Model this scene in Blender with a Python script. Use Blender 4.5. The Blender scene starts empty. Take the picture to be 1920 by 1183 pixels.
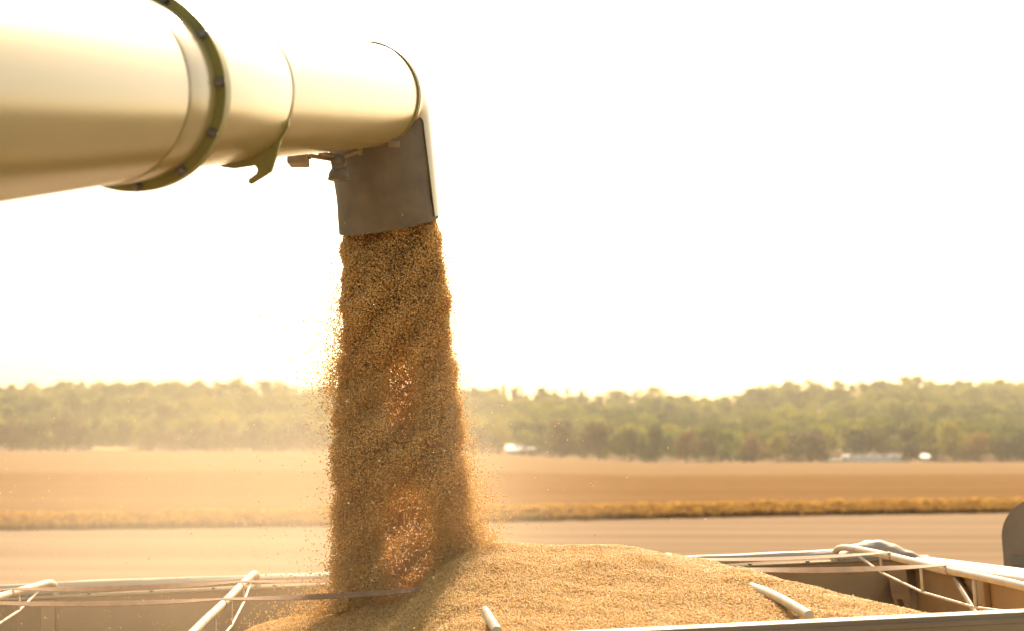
import bpy, bmesh, math, random
import numpy as np
from mathutils import Vector, Matrix, noise
R_ = math.radians
rng = np.random.default_rng(7)
random.seed(7)
SC = bpy.context.scene
COL = SC.collection

# ------------------------------------------------------------------ camera
F, CX, CY, YH = 2667.0, 960.0, 591.5, 815.0
TH = math.atan((YH - CY) / F)
HC = 3.44
cam = bpy.data.cameras.new('camera')
cam.sensor_width = 36; cam.lens = F * 36 / 1920
cam.clip_end = 6000; cam.clip_start = 0.05
cam.dof.use_dof = True; cam.dof.focus_distance = 4.95; cam.dof.aperture_fstop = 2.7
camo = bpy.data.objects.new('camera', cam); COL.objects.link(camo)
camo.location = (0, 0, HC); camo.rotation_euler = (math.pi / 2 + TH, 0, 0)
SC.camera = camo
# ------------------------------------------------------------------ light
SUN_EL, SUN_AZ = R_(38), R_(10)          # azimuth measured from +Y towards +X
w = bpy.data.worlds.new('World'); SC.world = w; w.use_nodes = True
nt = w.node_tree; bg = nt.nodes['Background']; bg.inputs[1].default_value = 0.15
sky = nt.nodes.new('ShaderNodeTexSky'); sky.sky_type = 'NISHITA'; sky.sun_disc = False
sky.sun_elevation = SUN_EL; sky.sun_rotation = SUN_AZ
sky.air_density = 1.0; sky.dust_density = 3.0; sky.ozone_density = 0.6
mx = nt.nodes.new('ShaderNodeMix'); mx.data_type = 'RGBA'; mx.blend_type = 'MULTIPLY'
mx.inputs[0].default_value = 1.0; mx.inputs[7].default_value = (1.0, 0.85, 0.63, 1)
nt.links.new(sky.outputs[0], mx.inputs[6]); nt.links.new(mx.outputs[2], bg.inputs[0])
sl = bpy.data.lights.new('sun', 'SUN'); sl.energy = 4.6; sl.angle = R_(0.6); sl.color = (1.0, 0.83, 0.6)
so = bpy.data.objects.new('sun', sl); COL.objects.link(so)
sd = Vector((math.sin(SUN_AZ) * math.cos(SUN_EL), math.cos(SUN_AZ) * math.cos(SUN_EL), math.sin(SUN_EL)))
so.rotation_euler = sd.to_track_quat('Z', 'Y').to_euler()
SC.view_settings.view_transform = 'Standard'; SC.view_settings.look = 'None'
SC.view_settings.exposure = 1.0; SC.view_settings.gamma = 1.0
SC.render.engine = 'CYCLES'
SC.cycles.use_denoising = True
SC.cycles.max_bounces = 8; SC.cycles.diffuse_bounces = 4; SC.cycles.glossy_bounces = 3
SC.cycles.transmission_bounces = 4; SC.cycles.transparent_max_bounces = 8; SC.cycles.volume_bounces = 1
SC.cycles.sample_clamp_indirect = 8.0

# ------------------------------------------------------------------ helpers
def ray(px, py):
    a = (px - CX) / F; b = -(py - CY) / F
    return Vector((a, math.cos(TH) - b * math.sin(TH), math.sin(TH) + b * math.cos(TH)))
CAM = Vector((0, 0, HC))
def P(px, py, Y):
    d = ray(px, py); return CAM + d * (Y / d.y)

def tag(o, label=None, cat=None, group=None, kind=None):
    if label: o['label'] = label
    if cat: o['category'] = cat
    if group: o['group'] = group
    if kind: o['kind'] = kind
    return o
def empty(name, loc=(0, 0, 0), mat=None):
    o = bpy.data.objects.new(name, None); COL.objects.link(o)
    if mat is not None: o.matrix_world = mat
    else: o.location = loc
    return o
def link(name, me, m, parent=None, smooth=True):
    o = bpy.data.objects.new(name, me); COL.objects.link(o)
    if m: me.materials.append(m)
    if smooth:
        me.polygons.foreach_set('use_smooth', [True] * len(me.polygons))
    if parent: o.parent = parent
    return o
def obj(name, bm, m, parent=None, smooth=True, sharp=40):
    bmesh.ops.recalc_face_normals(bm, faces=bm.faces)
    if smooth:
        for e in bm.edges:
            if len(e.link_faces) == 2 and e.calc_face_angle(0) > R_(sharp): e.smooth = False
    me = bpy.data.meshes.new(name); bm.to_mesh(me); bm.free()
    return link(name, me, m, parent, smooth)

def add_box(bm, a, b, bev=0.0):
    a = Vector(a); b = Vector(b)
    r = bmesh.ops.create_cube(bm, size=1)
    vs = r['verts']
    for v in vs:
        v.co = Vector(((a.x + b.x) / 2 + v.co.x * (b.x - a.x), (a.y + b.y) / 2 + v.co.y * (b.y - a.y), (a.z + b.z) / 2 + v.co.z * (b.z - a.z)))
    if bev:
        es = list({e for v in vs for e in v.link_edges})
        bmesh.ops.bevel(bm, geom=es, offset=bev, segments=2, affect='EDGES', profile=0.5)
def frames(pts):
    T = []
    n = len(pts)
    for i in range(n):
        t = pts[min(i + 1, n - 1)] - pts[max(i - 1, 0)]
        T.append(t.normalized())
    up = Vector((0, 0, 1)) if abs(T[0].z) < 0.9 else Vector((0, 1, 0))
    U = (up - T[0] * up.dot(T[0])).normalized(); out = []
    for t in T:
        U = (U - t * U.dot(t)).normalized(); out.append((t, U, t.cross(U)))
    return out
def add_tube(bm, pts, rad, seg=12, caps=True, a0=0.0, a1=None, thick=None):
    """circular section swept along pts; rad a number or list"""
    pts = [Vector(p) for p in pts]; fr = frames(pts)
    rings = []
    for i, p in enumerate(pts):
        r = rad[i] if isinstance(rad, (list, tuple)) else rad
        t, u, v = fr[i]
        rings.append([bm.verts.new(p + (u * math.cos(k / seg * 2 * math.pi) + v * math.sin(k / seg * 2 * math.pi)) * r) for k in range(seg)])
    for a, b in zip(rings, rings[1:]):
        for k in range(seg):
            bm.faces.new((a[k], a[(k + 1) % seg], b[(k + 1) % seg], b[k]))
    if caps:
        bm.faces.new(rings[0][::-1]); bm.faces.new(rings[-1])
def add_ribbon(bm, pts, wv, th):
    """flat band of thickness th along pts, width vector per point"""
    pts = [Vector(p) for p in pts]
    rows = []
    for i, p in enumerate(pts):
        q = pts[min(i + 1, len(pts) - 1)] - pts[max(i - 1, 0)]
        wdt = Vector(wv[i]); n = q.cross(wdt).normalized() * th / 2; h = wdt / 2
        rows.append([bm.verts.new(p - h - n), bm.verts.new(p + h - n), bm.verts.new(p + h + n), bm.verts.new(p - h + n)])
    for a, b in zip(rows, rows[1:]):
        for k in range(4): bm.faces.new((a[k], a[(k + 1) % 4], b[(k + 1) % 4], b[k]))
    bm.faces.new(rows[0][::-1]); bm.faces.new(rows[-1])
def add_extrude(bm, poly, s0, s1, n=1, fn=None):
    """closed polygon of (t,z) extruded along local x from s0 to s1"""
    rings = []
    for i in range(n + 1):
        s = s0 + (s1 - s0) * i / n
        rings.append([bm.verts.new((s, *(fn(s, t, z) if fn else (t, z)))) for t, z in poly])
    m = len(poly)
    for a, b in zip(rings, rings[1:]):
        for k in range(m): bm.faces.new((a[k], a[(k + 1) % m], b[(k + 1) % m], b[k]))
    bm.faces.new(rings[0][::-1]); bm.faces.new(rings[-1])
def add_plate(bm, pts2, origin, ux, uy, th):
    """flat outline with thickness"""
    n = ux.cross(uy).normalized() * th / 2
    A = [bm.verts.new(origin + ux * a + uy * b - n) for a, b in pts2]
    B = [bm.verts.new(origin + ux * a + uy * b + n) for a, b in pts2]
    k = len(A)
    bm.faces.new(A[::-1]); bm.faces.new(B)
    for i in range(k): bm.faces.new((A[i], A[(i + 1) % k], B[(i + 1) % k], B[i]))

# ------------------------------------------------------------------ materials
def mat(name, col, rough=0.6, metal=0.0, col2=None, nscale=5.0, bump=0.0, bscale=60.0, coat=0.0, ior=1.5, tr=0.0, ndetail=6, coords='Object', stretch=None, contrast=(0.35, 0.65), rnd=None, spec=None):
    m = bpy.data.materials.new(name); m.use_nodes = True
    N = m.node_tree.nodes; L = m.node_tree.links
    b = N['Principled BSDF']; out = N['Material Output']
    b.inputs['Base Color'].default_value = (*col, 1); b.inputs['Roughness'].default_value = rough
    b.inputs['Metallic'].default_value = metal; b.inputs['IOR'].default_value = ior
    if spec is not None: b.inputs['Specular IOR Level'].default_value = spec
    if coat: b.inputs['Coat Weight'].default_value = coat; b.inputs['Coat Roughness'].default_value = 0.08
    tc = N.new('ShaderNodeTexCoord'); src = tc.outputs[coords]
    if stretch:
        mp = N.new('ShaderNodeMapping'); mp.inputs['Scale'].default_value = stretch
        L.new(src, mp.inputs[0]); src = mp.outputs[0]
    last = None
    if col2 is not None:
        n = N.new('ShaderNodeTexNoise'); n.inputs['Scale'].default_value = nscale; n.inputs['Detail'].default_value = ndetail
        L.new(src, n.inputs[0])
        r = N.new('ShaderNodeMapRange'); r.inputs[1].default_value = contrast[0]; r.inputs[2].default_value = contrast[1]
        L.new(n.outputs[0], r.inputs[0])
        x = N.new('ShaderNodeMix'); x.data_type = 'RGBA'
        x.inputs[6].default_value = (*col, 1); x.inputs[7].default_value = (*col2, 1)
        L.new(r.outputs[0], x.inputs[0]); last = x.outputs[2]
    if rnd:                                   # list of (pos, colour): per-object random colour
        oi = N.new('ShaderNodeObjectInfo'); cr = N.new('ShaderNodeValToRGB')
        el = cr.color_ramp.elements
        while len(el) < len(rnd): el.new(0.5)
        for e, (p, c) in zip(el, rnd): e.position = p; e.color = (*c, 1)
        L.new(oi.outputs['Random'], cr.inputs[0])
        if last is not None:
            y = N.new('ShaderNodeMix'); y.data_type = 'RGBA'; y.blend_type = 'MULTIPLY'; y.inputs[0].default_value = 1
            L.new(last, y.inputs[6]); L.new(cr.outputs[0], y.inputs[7]); last = y.outputs[2]
        else: last = cr.outputs[0]
    if last is not None: L.new(last, b.inputs['Base Color'])
    if bump:
        n2 = N.new('ShaderNodeTexNoise'); n2.inputs['Scale'].default_value = bscale; n2.inputs['Detail'].default_value = 5
        L.new(src, n2.inputs[0])
        bp = N.new('ShaderNodeBump'); bp.inputs['Strength'].default_value = bump; bp.inputs['Distance'].default_value = 0.01
        L.new(n2.outputs[0], bp.inputs['Height']); L.new(bp.outputs[0], b.inputs['Normal'])
    if tr:
        t = N.new('ShaderNodeBsdfTranslucent'); t.inputs[0].default_value = (*col, 1)
        if last is not None: L.new(last, t.inputs[0])
        ms = N.new('ShaderNodeMixShader'); ms.inputs[0].default_value = tr
        L.new(b.outputs[0], ms.inputs[1]); L.new(t.outputs[0], ms.inputs[2]); L.new(ms.outputs[0], out.inputs[0])
    return m

M_AUG = mat('auger_paint', (0.39, 0.335, 0.14), 0.22, 0.0, ior=2.0, bump=0.03, bscale=6, col2=(0.35, 0.30, 0.12), nscale=2)
M_FLANGE = mat('olive_flange_paint', (0.30, 0.28, 0.07), 0.4, ior=1.5, col2=(0.24, 0.22, 0.06), nscale=14)
M_BOLT = mat('bolt_steel', (0.30, 0.30, 0.28), 0.35, 0.8, col2=(0.12, 0.11, 0.1), nscale=30)
M_RUBBER = mat('dusty_rubber', (0.135, 0.112, 0.072), 0.75, col2=(0.19, 0.16, 0.105), nscale=9, bump=0.15, bscale=40)
M_BLACK = mat('black_gasket', (0.035, 0.03, 0.022), 0.6)
M_GREY = mat('grey_plastic', (0.16, 0.15, 0.12), 0.55, col2=(0.22, 0.2, 0.16), nscale=20)
M_BRKT = mat('dusty_bracket', (0.34, 0.26, 0.17), 0.5, col2=(0.25, 0.2, 0.13), nscale=25)
M_ALU = mat('dusty_trailer_metal', (0.37, 0.275, 0.165), 0.5, 0.1, col2=(0.27, 0.195, 0.115), nscale=3.5, bump=0.08, bscale=30, stretch=(0.4, 1, 3))
M_INNER = mat('trailer_inner_metal', (0.42, 0.28, 0.135), 0.55, 0.0, col2=(0.31, 0.20, 0.09), nscale=2.6, bump=0.06, bscale=22)
M_RAIL = mat('white_rail_paint', (0.50, 0.43, 0.33), 0.45, 0.0, col2=(0.36, 0.29, 0.20), nscale=14, contrast=(0.5, 0.8), stretch=(0.5, 2, 2))
M_BOW = mat('cream_bow_paint', (0.54, 0.46, 0.34), 0.45, col2=(0.38, 0.30, 0.20), nscale=16, contrast=(0.5, 0.8))
M_TARP = mat('cream_tarp', (0.60, 0.53, 0.42), 0.55, col2=(0.48, 0.40, 0.29), nscale=6, bump=0.3, bscale=18, tr=0.12, stretch=(0.5, 2, 2))
M_STRAP = mat('tan_webbing', (0.56, 0.36, 0.20), 0.7, col2=(0.46, 0.30, 0.17), nscale=30, tr=0.35)
M_DARKG = mat('smoked_glass', (0.06, 0.05, 0.04), 0.15)
M_CAP = mat('white_cap_paint', (0.70, 0.64, 0.54), 0.4, col2=(0.58, 0.51, 0.4), nscale=5)
M_BEAN = mat('soybean_skin', (0.6, 0.42, 0.2), 0.38, rnd=[(0.0, (0.54, 0.33, 0.11)), (0.25, (0.78, 0.53, 0.20)), (0.6, (0.88, 0.645, 0.275)), (0.92, (0.94, 0.78, 0.44)), (1.0, (0.36, 0.20, 0.08))], tr=0.48)
M_PILE = mat('soybean_bed', (0.58, 0.40, 0.17), 0.7, col2=(0.44, 0.29, 0.11), nscale=90)
M_CHAFF = mat('pale_chaff', (0.72, 0.60, 0.38), 0.6, tr=0.4)

N = M_BEAN.node_tree.nodes; L = M_BEAN.node_tree.links
tb = [n for n in N if n.type == 'BSDF_TRANSLUCENT'][0]; ramp = [n for n in N if n.type == 'VALTORGB'][0]
xm = N.new('ShaderNodeMix'); xm.data_type = 'RGBA'; xm.inputs[0].default_value = 0.72; xm.inputs[7].default_value = (1.0, 0.84, 0.50, 1)
L.new(ramp.outputs[0], xm.inputs[6]); L.new(xm.outputs[2], tb.inputs[0])

# ------------------------------------------------------------------ terrain
def lerp(x, xs, ys): return float(np.interp(x, xs, ys))
RPX = [-900, -300, 0, 60, 130, 200, 300, 420, 520, 555, 575, 600, 660, 760, 900, 960, 1010, 1080, 1120, 1200, 1300, 1345, 1400, 1460, 1560, 1620, 1700, 1780, 1850, 1920, 2300, 3000]
RY = [740, 730, 722, 720, 716, 718, 711, 714, 719, 726, 730, 724, 718, 720, 728, 735, 738, 744, 742, 738, 740, 741, 728, 718, 714, 722, 715, 711, 711, 714, 722, 735]
def pxof(x, y): return CX + F * x / max(y, 1.0)
def edge_d(px): return lerp(px, [0, 870, 960, 1060, 1210, 1920], [450, 450, 430, 410, 392, 400])
def slope_k(px): return lerp(px, [0, 860, 1210, 1920], [0.0052, 0.0060, 0.0142, 0.0138])
def ground(x, y):
    px = pxof(x, max(y, 40)); px = min(max(px, -900), 3000)
    z = 0.0
    e = edge_d(px)
    k = slope_k(px)
    yy = min(y, e)
    if yy > 70: z -= k * (yy - 70)
    if y > e:
        zr = HC + (YH - lerp(px, RPX, RY)) / F * 850 - 7.5
        zr2 = z + (zr - z)
        u = min(1.0, (y - e) / (850 - e)); sm = u ** 1.25
        z = z + (zr2 - z) * sm
        if y > 850: z -= (y - 850) * 0.10
    return z
ys = [-250, -100, -30, 0, 15, 30, 45, 58, 70, 90, 120, 160, 200, 250, 300, 350] + list(range(385, 480, 12)) + list(range(480, 1000, 26)) + [1050, 1150, 1300]
us = np.linspace(-1.0, 1.0, 161)
bm = bmesh.new(); grid = []
for y in ys:
    row = []
    for u in us:
        x = u * max(abs(y), 260) * (1.0)
        z = ground(x, y) if y > 0 else 0.0
        row.append(bm.verts.new((x, y, z)))
    grid.append(row)
for a, b in zip(grid, grid[1:]):
    for i in range(len(us) - 1): bm.faces.new((a[i], a[i + 1], b[i + 1], b[i]))
M_GROUND = mat('stubble_soil', (0.285, 0.203, 0.132), 0.9, col2=(0.225, 0.157, 0.10), nscale=0.5, bump=0.0, coords='Generated', contrast=(0.4, 0.6), spec=0.0)
# stubble ground: rows of cut stems run across the view
N = M_GROUND.node_tree.nodes; L = M_GROUND.node_tree.links
geo = N.new('ShaderNodeNewGeometry'); mp = N.new('ShaderNodeMapping'); mp.inputs['Scale'].default_value = (0.02, 0.5, 1)
L.new(geo.outputs['Position'], mp.inputs[0])
for n in N:
    if n.type == 'TEX_NOISE': L.new(mp.outputs[0], n.inputs[0]); n.inputs['Scale'].default_value = 1.0; n.inputs['Detail'].default_value = 8
tag(obj('ground', bm, M_GROUND), 'pale harvested stubble field stretching to the wooded hills', kind='structure')

def sheet(name, pxa, pxb, ya, yb, lift, m, label, nx=60, ny=30, wob=0.0):
    """a field lying on the terrain between two columns of view; ya, yb distances (numbers or functions of px)"""
    bm = bmesh.new(); g = []
    for j in range(ny + 1):
        row = []
        for i in range(nx + 1):
            px = pxa + (pxb - pxa) * i / nx
            y0 = ya(px) if callable(ya) else ya; y1 = yb(px) if callable(yb) else yb
            y = y0 * (y1 / y0) ** (j / ny); x = (px - CX) / F * y
            z = ground(x, y) + lift + (wob * noise.noise((x * 0.35, y * 0.9, 1)) if wob else 0)
            row.append(bm.verts.new((x, y, z)))
        g.append(row)
    for a, b in zip(g, g[1:]):
        for i in range(nx): bm.faces.new((a[i], a[i + 1], b[i + 1], b[i]))
    return bm
# standing soybean crop: canopy top with an uneven front face
def crop_front(px):                                # distance of the front edge
    return lerp(px, [-900, 0, 620, 930, 1500, 1920, 3000], [50.5, 52.0, 54.5, 57.0, 61.5, 64.0, 70.0])
CH = 0.56
bm = bmesh.new(); g = []
nx = 420
prof = [(0.0, 0.0), (0.08, 0.15), (0.30, 0.28), (0.7, 0.40), (1.4, 0.50)]
pxs = np.linspace(-700, 2700, nx + 1)
for (dy, h) in prof:
    row = []
    for px in pxs:
        y = crop_front(px) + dy + 0.45 * noise.noise((px * 0.035, 3, dy)) ; x = (px - CX) / F * y
        row.append(bm.verts.new((x, y, ground(x, y) + h + (0.07 * noise.noise((px * 0.06, h * 3, 0)) if h > 0.3 else 0))))
    g.append(row)
for j in range(1, 60):
    row = []
    for px in pxs:
        y0 = crop_front(px) + 3; y = y0 * ((edge_d(px) - 3) / y0) ** (j / 59); x = (px - CX) / F * y
        row.append(bm.verts.new((x, y, ground(x, y) + CH + 0.10 * noise.noise((x * 0.9, y * 0.5, 2)))))
    g.append(row)
for a, b in zip(g, g[1:]):
    for i in range(nx): bm.faces.new((a[i], a[i + 1], b[i + 1], b[i]))
M_CROP = mat('ripe_crop', (0.215, 0.125, 0.056), 0.9, col2=(0.175, 0.10, 0.045), nscale=1.0, spec=0.0)
N = M_CROP.node_tree.nodes; L = M_CROP.node_tree.links
geo = N.new('ShaderNodeNewGeometry'); mp = N.new('ShaderNodeMapping'); mp.inputs['Scale'].default_value = (0.02, 0.22, 1)
L.new(geo.outputs['Position'], mp.inputs[0])
for n in N:
    if n.type == 'TEX_NOISE': L.new(mp.outputs[0], n.inputs[0]); n.inputs['Detail'].default_value = 7
# the farther half of the crop is riper and paler
sx = N.new('ShaderNodeSeparateXYZ'); L.new(geo.outputs['Position'], sx.inputs[0])
ma = N.new('ShaderNodeMath'); ma.operation = 'MULTIPLY_ADD'; ma.inputs[1].default_value = -0.25; 
L.new(sx.outputs[0], ma.inputs[0]); L.new(sx.outputs[1], ma.inputs[2])
mr = N.new('ShaderNodeMapRange'); mr.inputs[1].default_value = 128; mr.inputs[2].default_value = 136; L.new(ma.outputs[0], mr.inputs[0])
bs = N['Principled BSDF']; old = bs.inputs['Base Color'].links[0].from_socket
x2 = N.new('ShaderNodeMix'); x2.data_type = 'RGBA'; x2.inputs[7].default_value = (0.235, 0.152, 0.080, 1)
L.new(mr.outputs[0], x2.inputs[0]); L.new(old, x2.inputs[6]); L.new(x2.outputs[2], bs.inputs['Base Color'])
crop = obj('soybean_crop', bm, M_CROP, sharp=180)
tag(crop, 'standing ripe orange brown soybean crop beyond the stubble', 'crop', kind='stuff')

# ------------------------------------------------------------------ geometry-node instancing of stuff
def gn_instancer(o, protos_coll, smin, smax, seed=0, upright=False, keep=True, scale_attr=None):
    ng = bpy.data.node_groups.new('scatter_' + o.name, 'GeometryNodeTree')
    ng.interface.new_socket('Geometry', in_out='INPUT', socket_type='NodeSocketGeometry')
    ng.interface.new_socket('Geometry', in_out='OUTPUT', socket_type='NodeSocketGeometry')
    N = ng.nodes; L = ng.links
    gi = N.new('NodeGroupInput'); go = N.new('NodeGroupOutput')
    sg = N.new('GeometryNodeSeparateGeometry'); sg.domain = 'POINT'
    na = N.new('GeometryNodeInputNamedAttribute'); na.data_type = 'BOOLEAN'; na.inputs[0].default_value = 'pt'
    L.new(gi.outputs[0], sg.inputs[0]); L.new(na.outputs[0], sg.inputs[1])
    ci = N.new('GeometryNodeCollectionInfo'); ci.inputs[0].default_value = protos_coll
    ci.inputs['Separate Children'].default_value = True; ci.inputs['Reset Children'].default_value = True
    ip = N.new('GeometryNodeInstanceOnPoints'); ip.inputs['Pick Instance'].default_value = True
    L.new(sg.outputs[0], ip.inputs['Points']); L.new(ci.outputs[0], ip.inputs['Instance'])
    rv = N.new('FunctionNodeRandomValue'); rv.data_type = 'FLOAT_VECTOR'; rv.inputs['Seed'].default_value = seed
    rv.inputs[1].default_value = (0, 0, 6.283) if upright else (6.283, 6.283, 6.283)
    L.new(rv.outputs[0], ip.inputs['Rotation'])
    if scale_attr:
        sa = N.new('GeometryNodeInputNamedAttribute'); sa.data_type = 'FLOAT_VECTOR'; sa.inputs[0].default_value = scale_attr
        L.new(sa.outputs[0], ip.inputs['Scale'])
    else:
        rs = N.new('FunctionNodeRandomValue'); rs.data_type = 'FLOAT'; rs.inputs['Seed'].default_value = seed + 5
        rs.inputs[2].default_value = smin; rs.inputs[3].default_value = smax
        L.new(rs.outputs[1], ip.inputs['Scale'])
    jg = N.new('GeometryNodeJoinGeometry')
    if keep: L.new(sg.outputs[1], jg.inputs[0])
    L.new(ip.outputs[0], jg.inputs[0]); L.new(jg.outputs[0], go.inputs[0])
    md = o.modifiers.new('scatter', 'NODES'); md.node_group = ng
def points_obj(name, pts, base=None, m=None, scale=None):
    """mesh of loose points (flagged pt) plus an optional base surface (verts, faces)"""
    me = bpy.data.meshes.new(name)
    pts = np.asarray(pts, dtype=np.float32)
    if base:
        bv, bf = base; v = np.vstack([np.asarray(bv, dtype=np.float32), pts]); nb = len(bv)
    else: bf = []; v = pts; nb = 0
    if bf is not None and len(bf): me.from_pydata(v.tolist(), [], bf)
    else:
        me.vertices.add(len(v)); me.vertices.foreach_set('co', v.ravel())
    at = me.attributes.new('pt', 'BOOLEAN', 'POINT')
    fl = np.ones(len(v), dtype=bool); fl[:nb] = False; at.data.foreach_set('value', fl)
    if scale is not None:
        sc = np.ones((len(v), 3), dtype=np.float32); sc[nb:] = scale
        a2 = me.attributes.new('isc', 'FLOAT_VECTOR', 'POINT'); a2.data.foreach_set('vector', sc.ravel())
    me.update()
    return link(name, me, m, None, smooth=bool(len(bf)))
def proto_coll(name, objs):
    c = bpy.data.collections.new(name)
    for o in objs:
        for cc in list(o.users_collection): cc.objects.unlink(o)
        c.objects.link(o)
    return c
def bean_mesh(name, r, sc, m, sub=1):
    bm = bmesh.new(); bmesh.ops.create_icosphere(bm, subdivisions=sub, radius=r)
    for v in bm.verts: v.co = Vector((v.co.x * sc[0], v.co.y * sc[1], v.co.z * sc[2]))
    return obj(name, bm, m, sharp=180)
beans = proto_coll('bean_shapes', [bean_mesh('bean', 0.0036, (1.08, 0.95, 0.9), M_BEAN, 2), bean_mesh('bean', 0.0036, (1.0, 0.86, 0.8), M_BEAN, 2), bean_mesh('bean', 0.0036, (0.95, 0.9, 0.84), M_BEAN, 2)])

# ------------------------------------------------------------------ trees
TREE_RND = [(0.0, (0.040, 0.055, 0.012)), (0.3, (0.085, 0.105, 0.016)), (0.55, (0.18, 0.20, 0.022)), (0.8, (0.32, 0.29, 0.028)), (1.0, (0.27, 0.17, 0.03))]
M_WOOD = mat('wood_foliage', (1, 1, 1), 0.8, spec=0.1, rnd=TREE_RND, tr=0.35)
M_BARK = mat('bark', (0.10, 0.075, 0.05), 0.9, col2=(0.14, 0.11, 0.08), nscale=3)
def crown_mesh(seed, nleaf=520, h=1.0, wd=0.85, low=0.12):
    """unit-height crown of many leaf-clump faces in uneven lobes"""
    r = np.random.default_rng(seed)
    lobes = []
    for k in range(11):
        z = r.uniform(0.22, 0.86); rr = wd / 2 * (1 - ((z - 0.45) / 0.62) ** 2) * r.uniform(0.3, 0.8); a = r.uniform(0, 6.28)
        lobes.append((rr * math.cos(a), rr * math.sin(a), z, r.uniform(0.13, 0.24)))
    lobes.append((0, 0, 0.82, 0.17)); lobes.append((0, 0, 0.5, 0.3))
    V = []; Fc = []
    for i in range(nleaf):
        l = lobes[r.integers(len(lobes))]
        d = r.normal(size=3); d /= np.linalg.norm(d)
        rad = l[3] * r.uniform(0.55, 1.12)
        c = np.array([l[0], l[1], l[2]]) + d * rad * np.array([1, 1, 0.85])
        c[2] = max(c[2], low)
        n = d + r.normal(size=3) * 0.6; n /= np.linalg.norm(n)
        u = np.cross(n, r.normal(size=3)); u /= np.linalg.norm(u); v = np.cross(n, u)
        s = r.uniform(0.022, 0.048)
        b = len(V)
        for k in range(5):
            an = k / 5 * 6.283; q = s * r.uniform(0.7, 1.2)
            V.append(c + u * math.cos(an) * q + v * math.sin(an) * q)
        Fc.append(tuple(range(b, b + 5)))
    me = bpy.data.meshes.new('crown'); me.from_pydata([tuple(x) for x in V], [], Fc); me.update()
    return me
def trunk_bm(h, seed):
    r = random.Random(seed); bm = bmesh.new()
    pts = [Vector((0, 0, -0.3)), Vector((r.uniform(-.1, .1), r.uniform(-.1, .1), h * 0.3)), Vector((r.uniform(-.2, .2), 0, h * 0.75))]
    add_tube(bm, pts, [h * 0.032, h * 0.024, h * 0.008], 7)
    for k in range(5):
        a = r.uniform(0, 6.28); z = h * r.uniform(0.2, 0.5); L_ = h * r.uniform(0.2, 0.33)
        add_tube(bm, [Vector((0, 0, z)), Vector((math.cos(a) * L_ * .6, math.sin(a) * L_ * .6, z + L_ * .6)), Vector((math.cos(a) * L_, math.sin(a) * L_, z + L_ * 1.1))], [h * 0.012, h * 0.007, h * 0.003], 5)
    return bm
N = M_WOOD.node_tree.nodes; L = M_WOOD.node_tree.links
oi = [n for n in N if n.type == 'OBJECT_INFO'][0]; cr = [n for n in N if n.type == 'VALTORGB'][0]
mpw = N.new('ShaderNodeVectorMath'); mpw.operation = 'MULTIPLY'; mpw.inputs[1].default_value = (0.022, 0.012, 0.0); L.new(oi.outputs['Location'], mpw.inputs[0])
nw = N.new('ShaderNodeTexNoise'); nw.inputs['Scale'].default_value = 1.0; nw.inputs['Detail'].default_value = 3; L.new(mpw.outputs[0], nw.inputs[0])
m1 = N.new('ShaderNodeMapRange'); m1.inputs[1].default_value = 0.33; m1.inputs[2].default_value = 0.67; m1.inputs[4].default_value = 0.6; L.new(nw.outputs[0], m1.inputs[0])
m2 = N.new('ShaderNodeMath'); m2.operation = 'MULTIPLY_ADD'; m2.inputs[1].default_value = 0.4; L.new(oi.outputs['Random'], m2.inputs[0]); L.new(m1.outputs[0], m2.inputs[2])
L.new(m2.outputs[0], cr.inputs[0])
wood_protos = []
for k in range(6):
    me = crown_mesh(100 + k, 420, wd=[0.8, 0.95, 0.7, 1.05, 0.85, 0.6][k], low=0.05)
    wood_protos.append(link('wood_tree', me, M_WOOD, None, smooth=False))
WOODC = proto_coll('wood_tree_shapes', wood_protos)
pts = []; scl = []
y = 405.0
while y < 900:
    step = 6.5 + (y - 400) * 0.010
    x0, x1 = -0.48 * y, 0.48 * y
    n = int((x1 - x0) / step)
    for i in range(n):
        x = x0 + (i + random.uniform(-0.4, 0.9)) * step; yy = y + random.uniform(-3.5, 3.5)
        px = pxof(x, yy)
        if yy < edge_d(px) + 6: continue
        # clearings
        if 172 < px < 264 and yy < 474: continue
        if 262 < px < 368 and 500 < yy < 560: continue
        if 930 < px < 1000 and yy < 455: continue
        if 1535 < px < 1745 and yy < 428: continue
        h = random.uniform(7.5, 12.5) * (0.82 + 0.45 * noise.noise((x * 0.02, yy * 0.02, 0)))
        if 940 < px < 1010 and yy > 720: h *= 0.8
        pts.append((x, yy, ground(x, yy) - 0.6)); scl.append((h * random.uniform(.95, 1.3), h * random.uniform(.95, 1.3), h))
    y += step * 0.95
wood = points_obj('hillside_wood', pts, scale=np.array(scl, dtype=np.float32))
wood.data.materials.append(M_WOOD)
gn_instancer(wood, WOODC, 1, 1, seed=3, upright=True, scale_attr='isc')
tag(wood, 'mixed green and yellowing woodland covering the far hills', 'woodland', kind='stuff')

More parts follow.
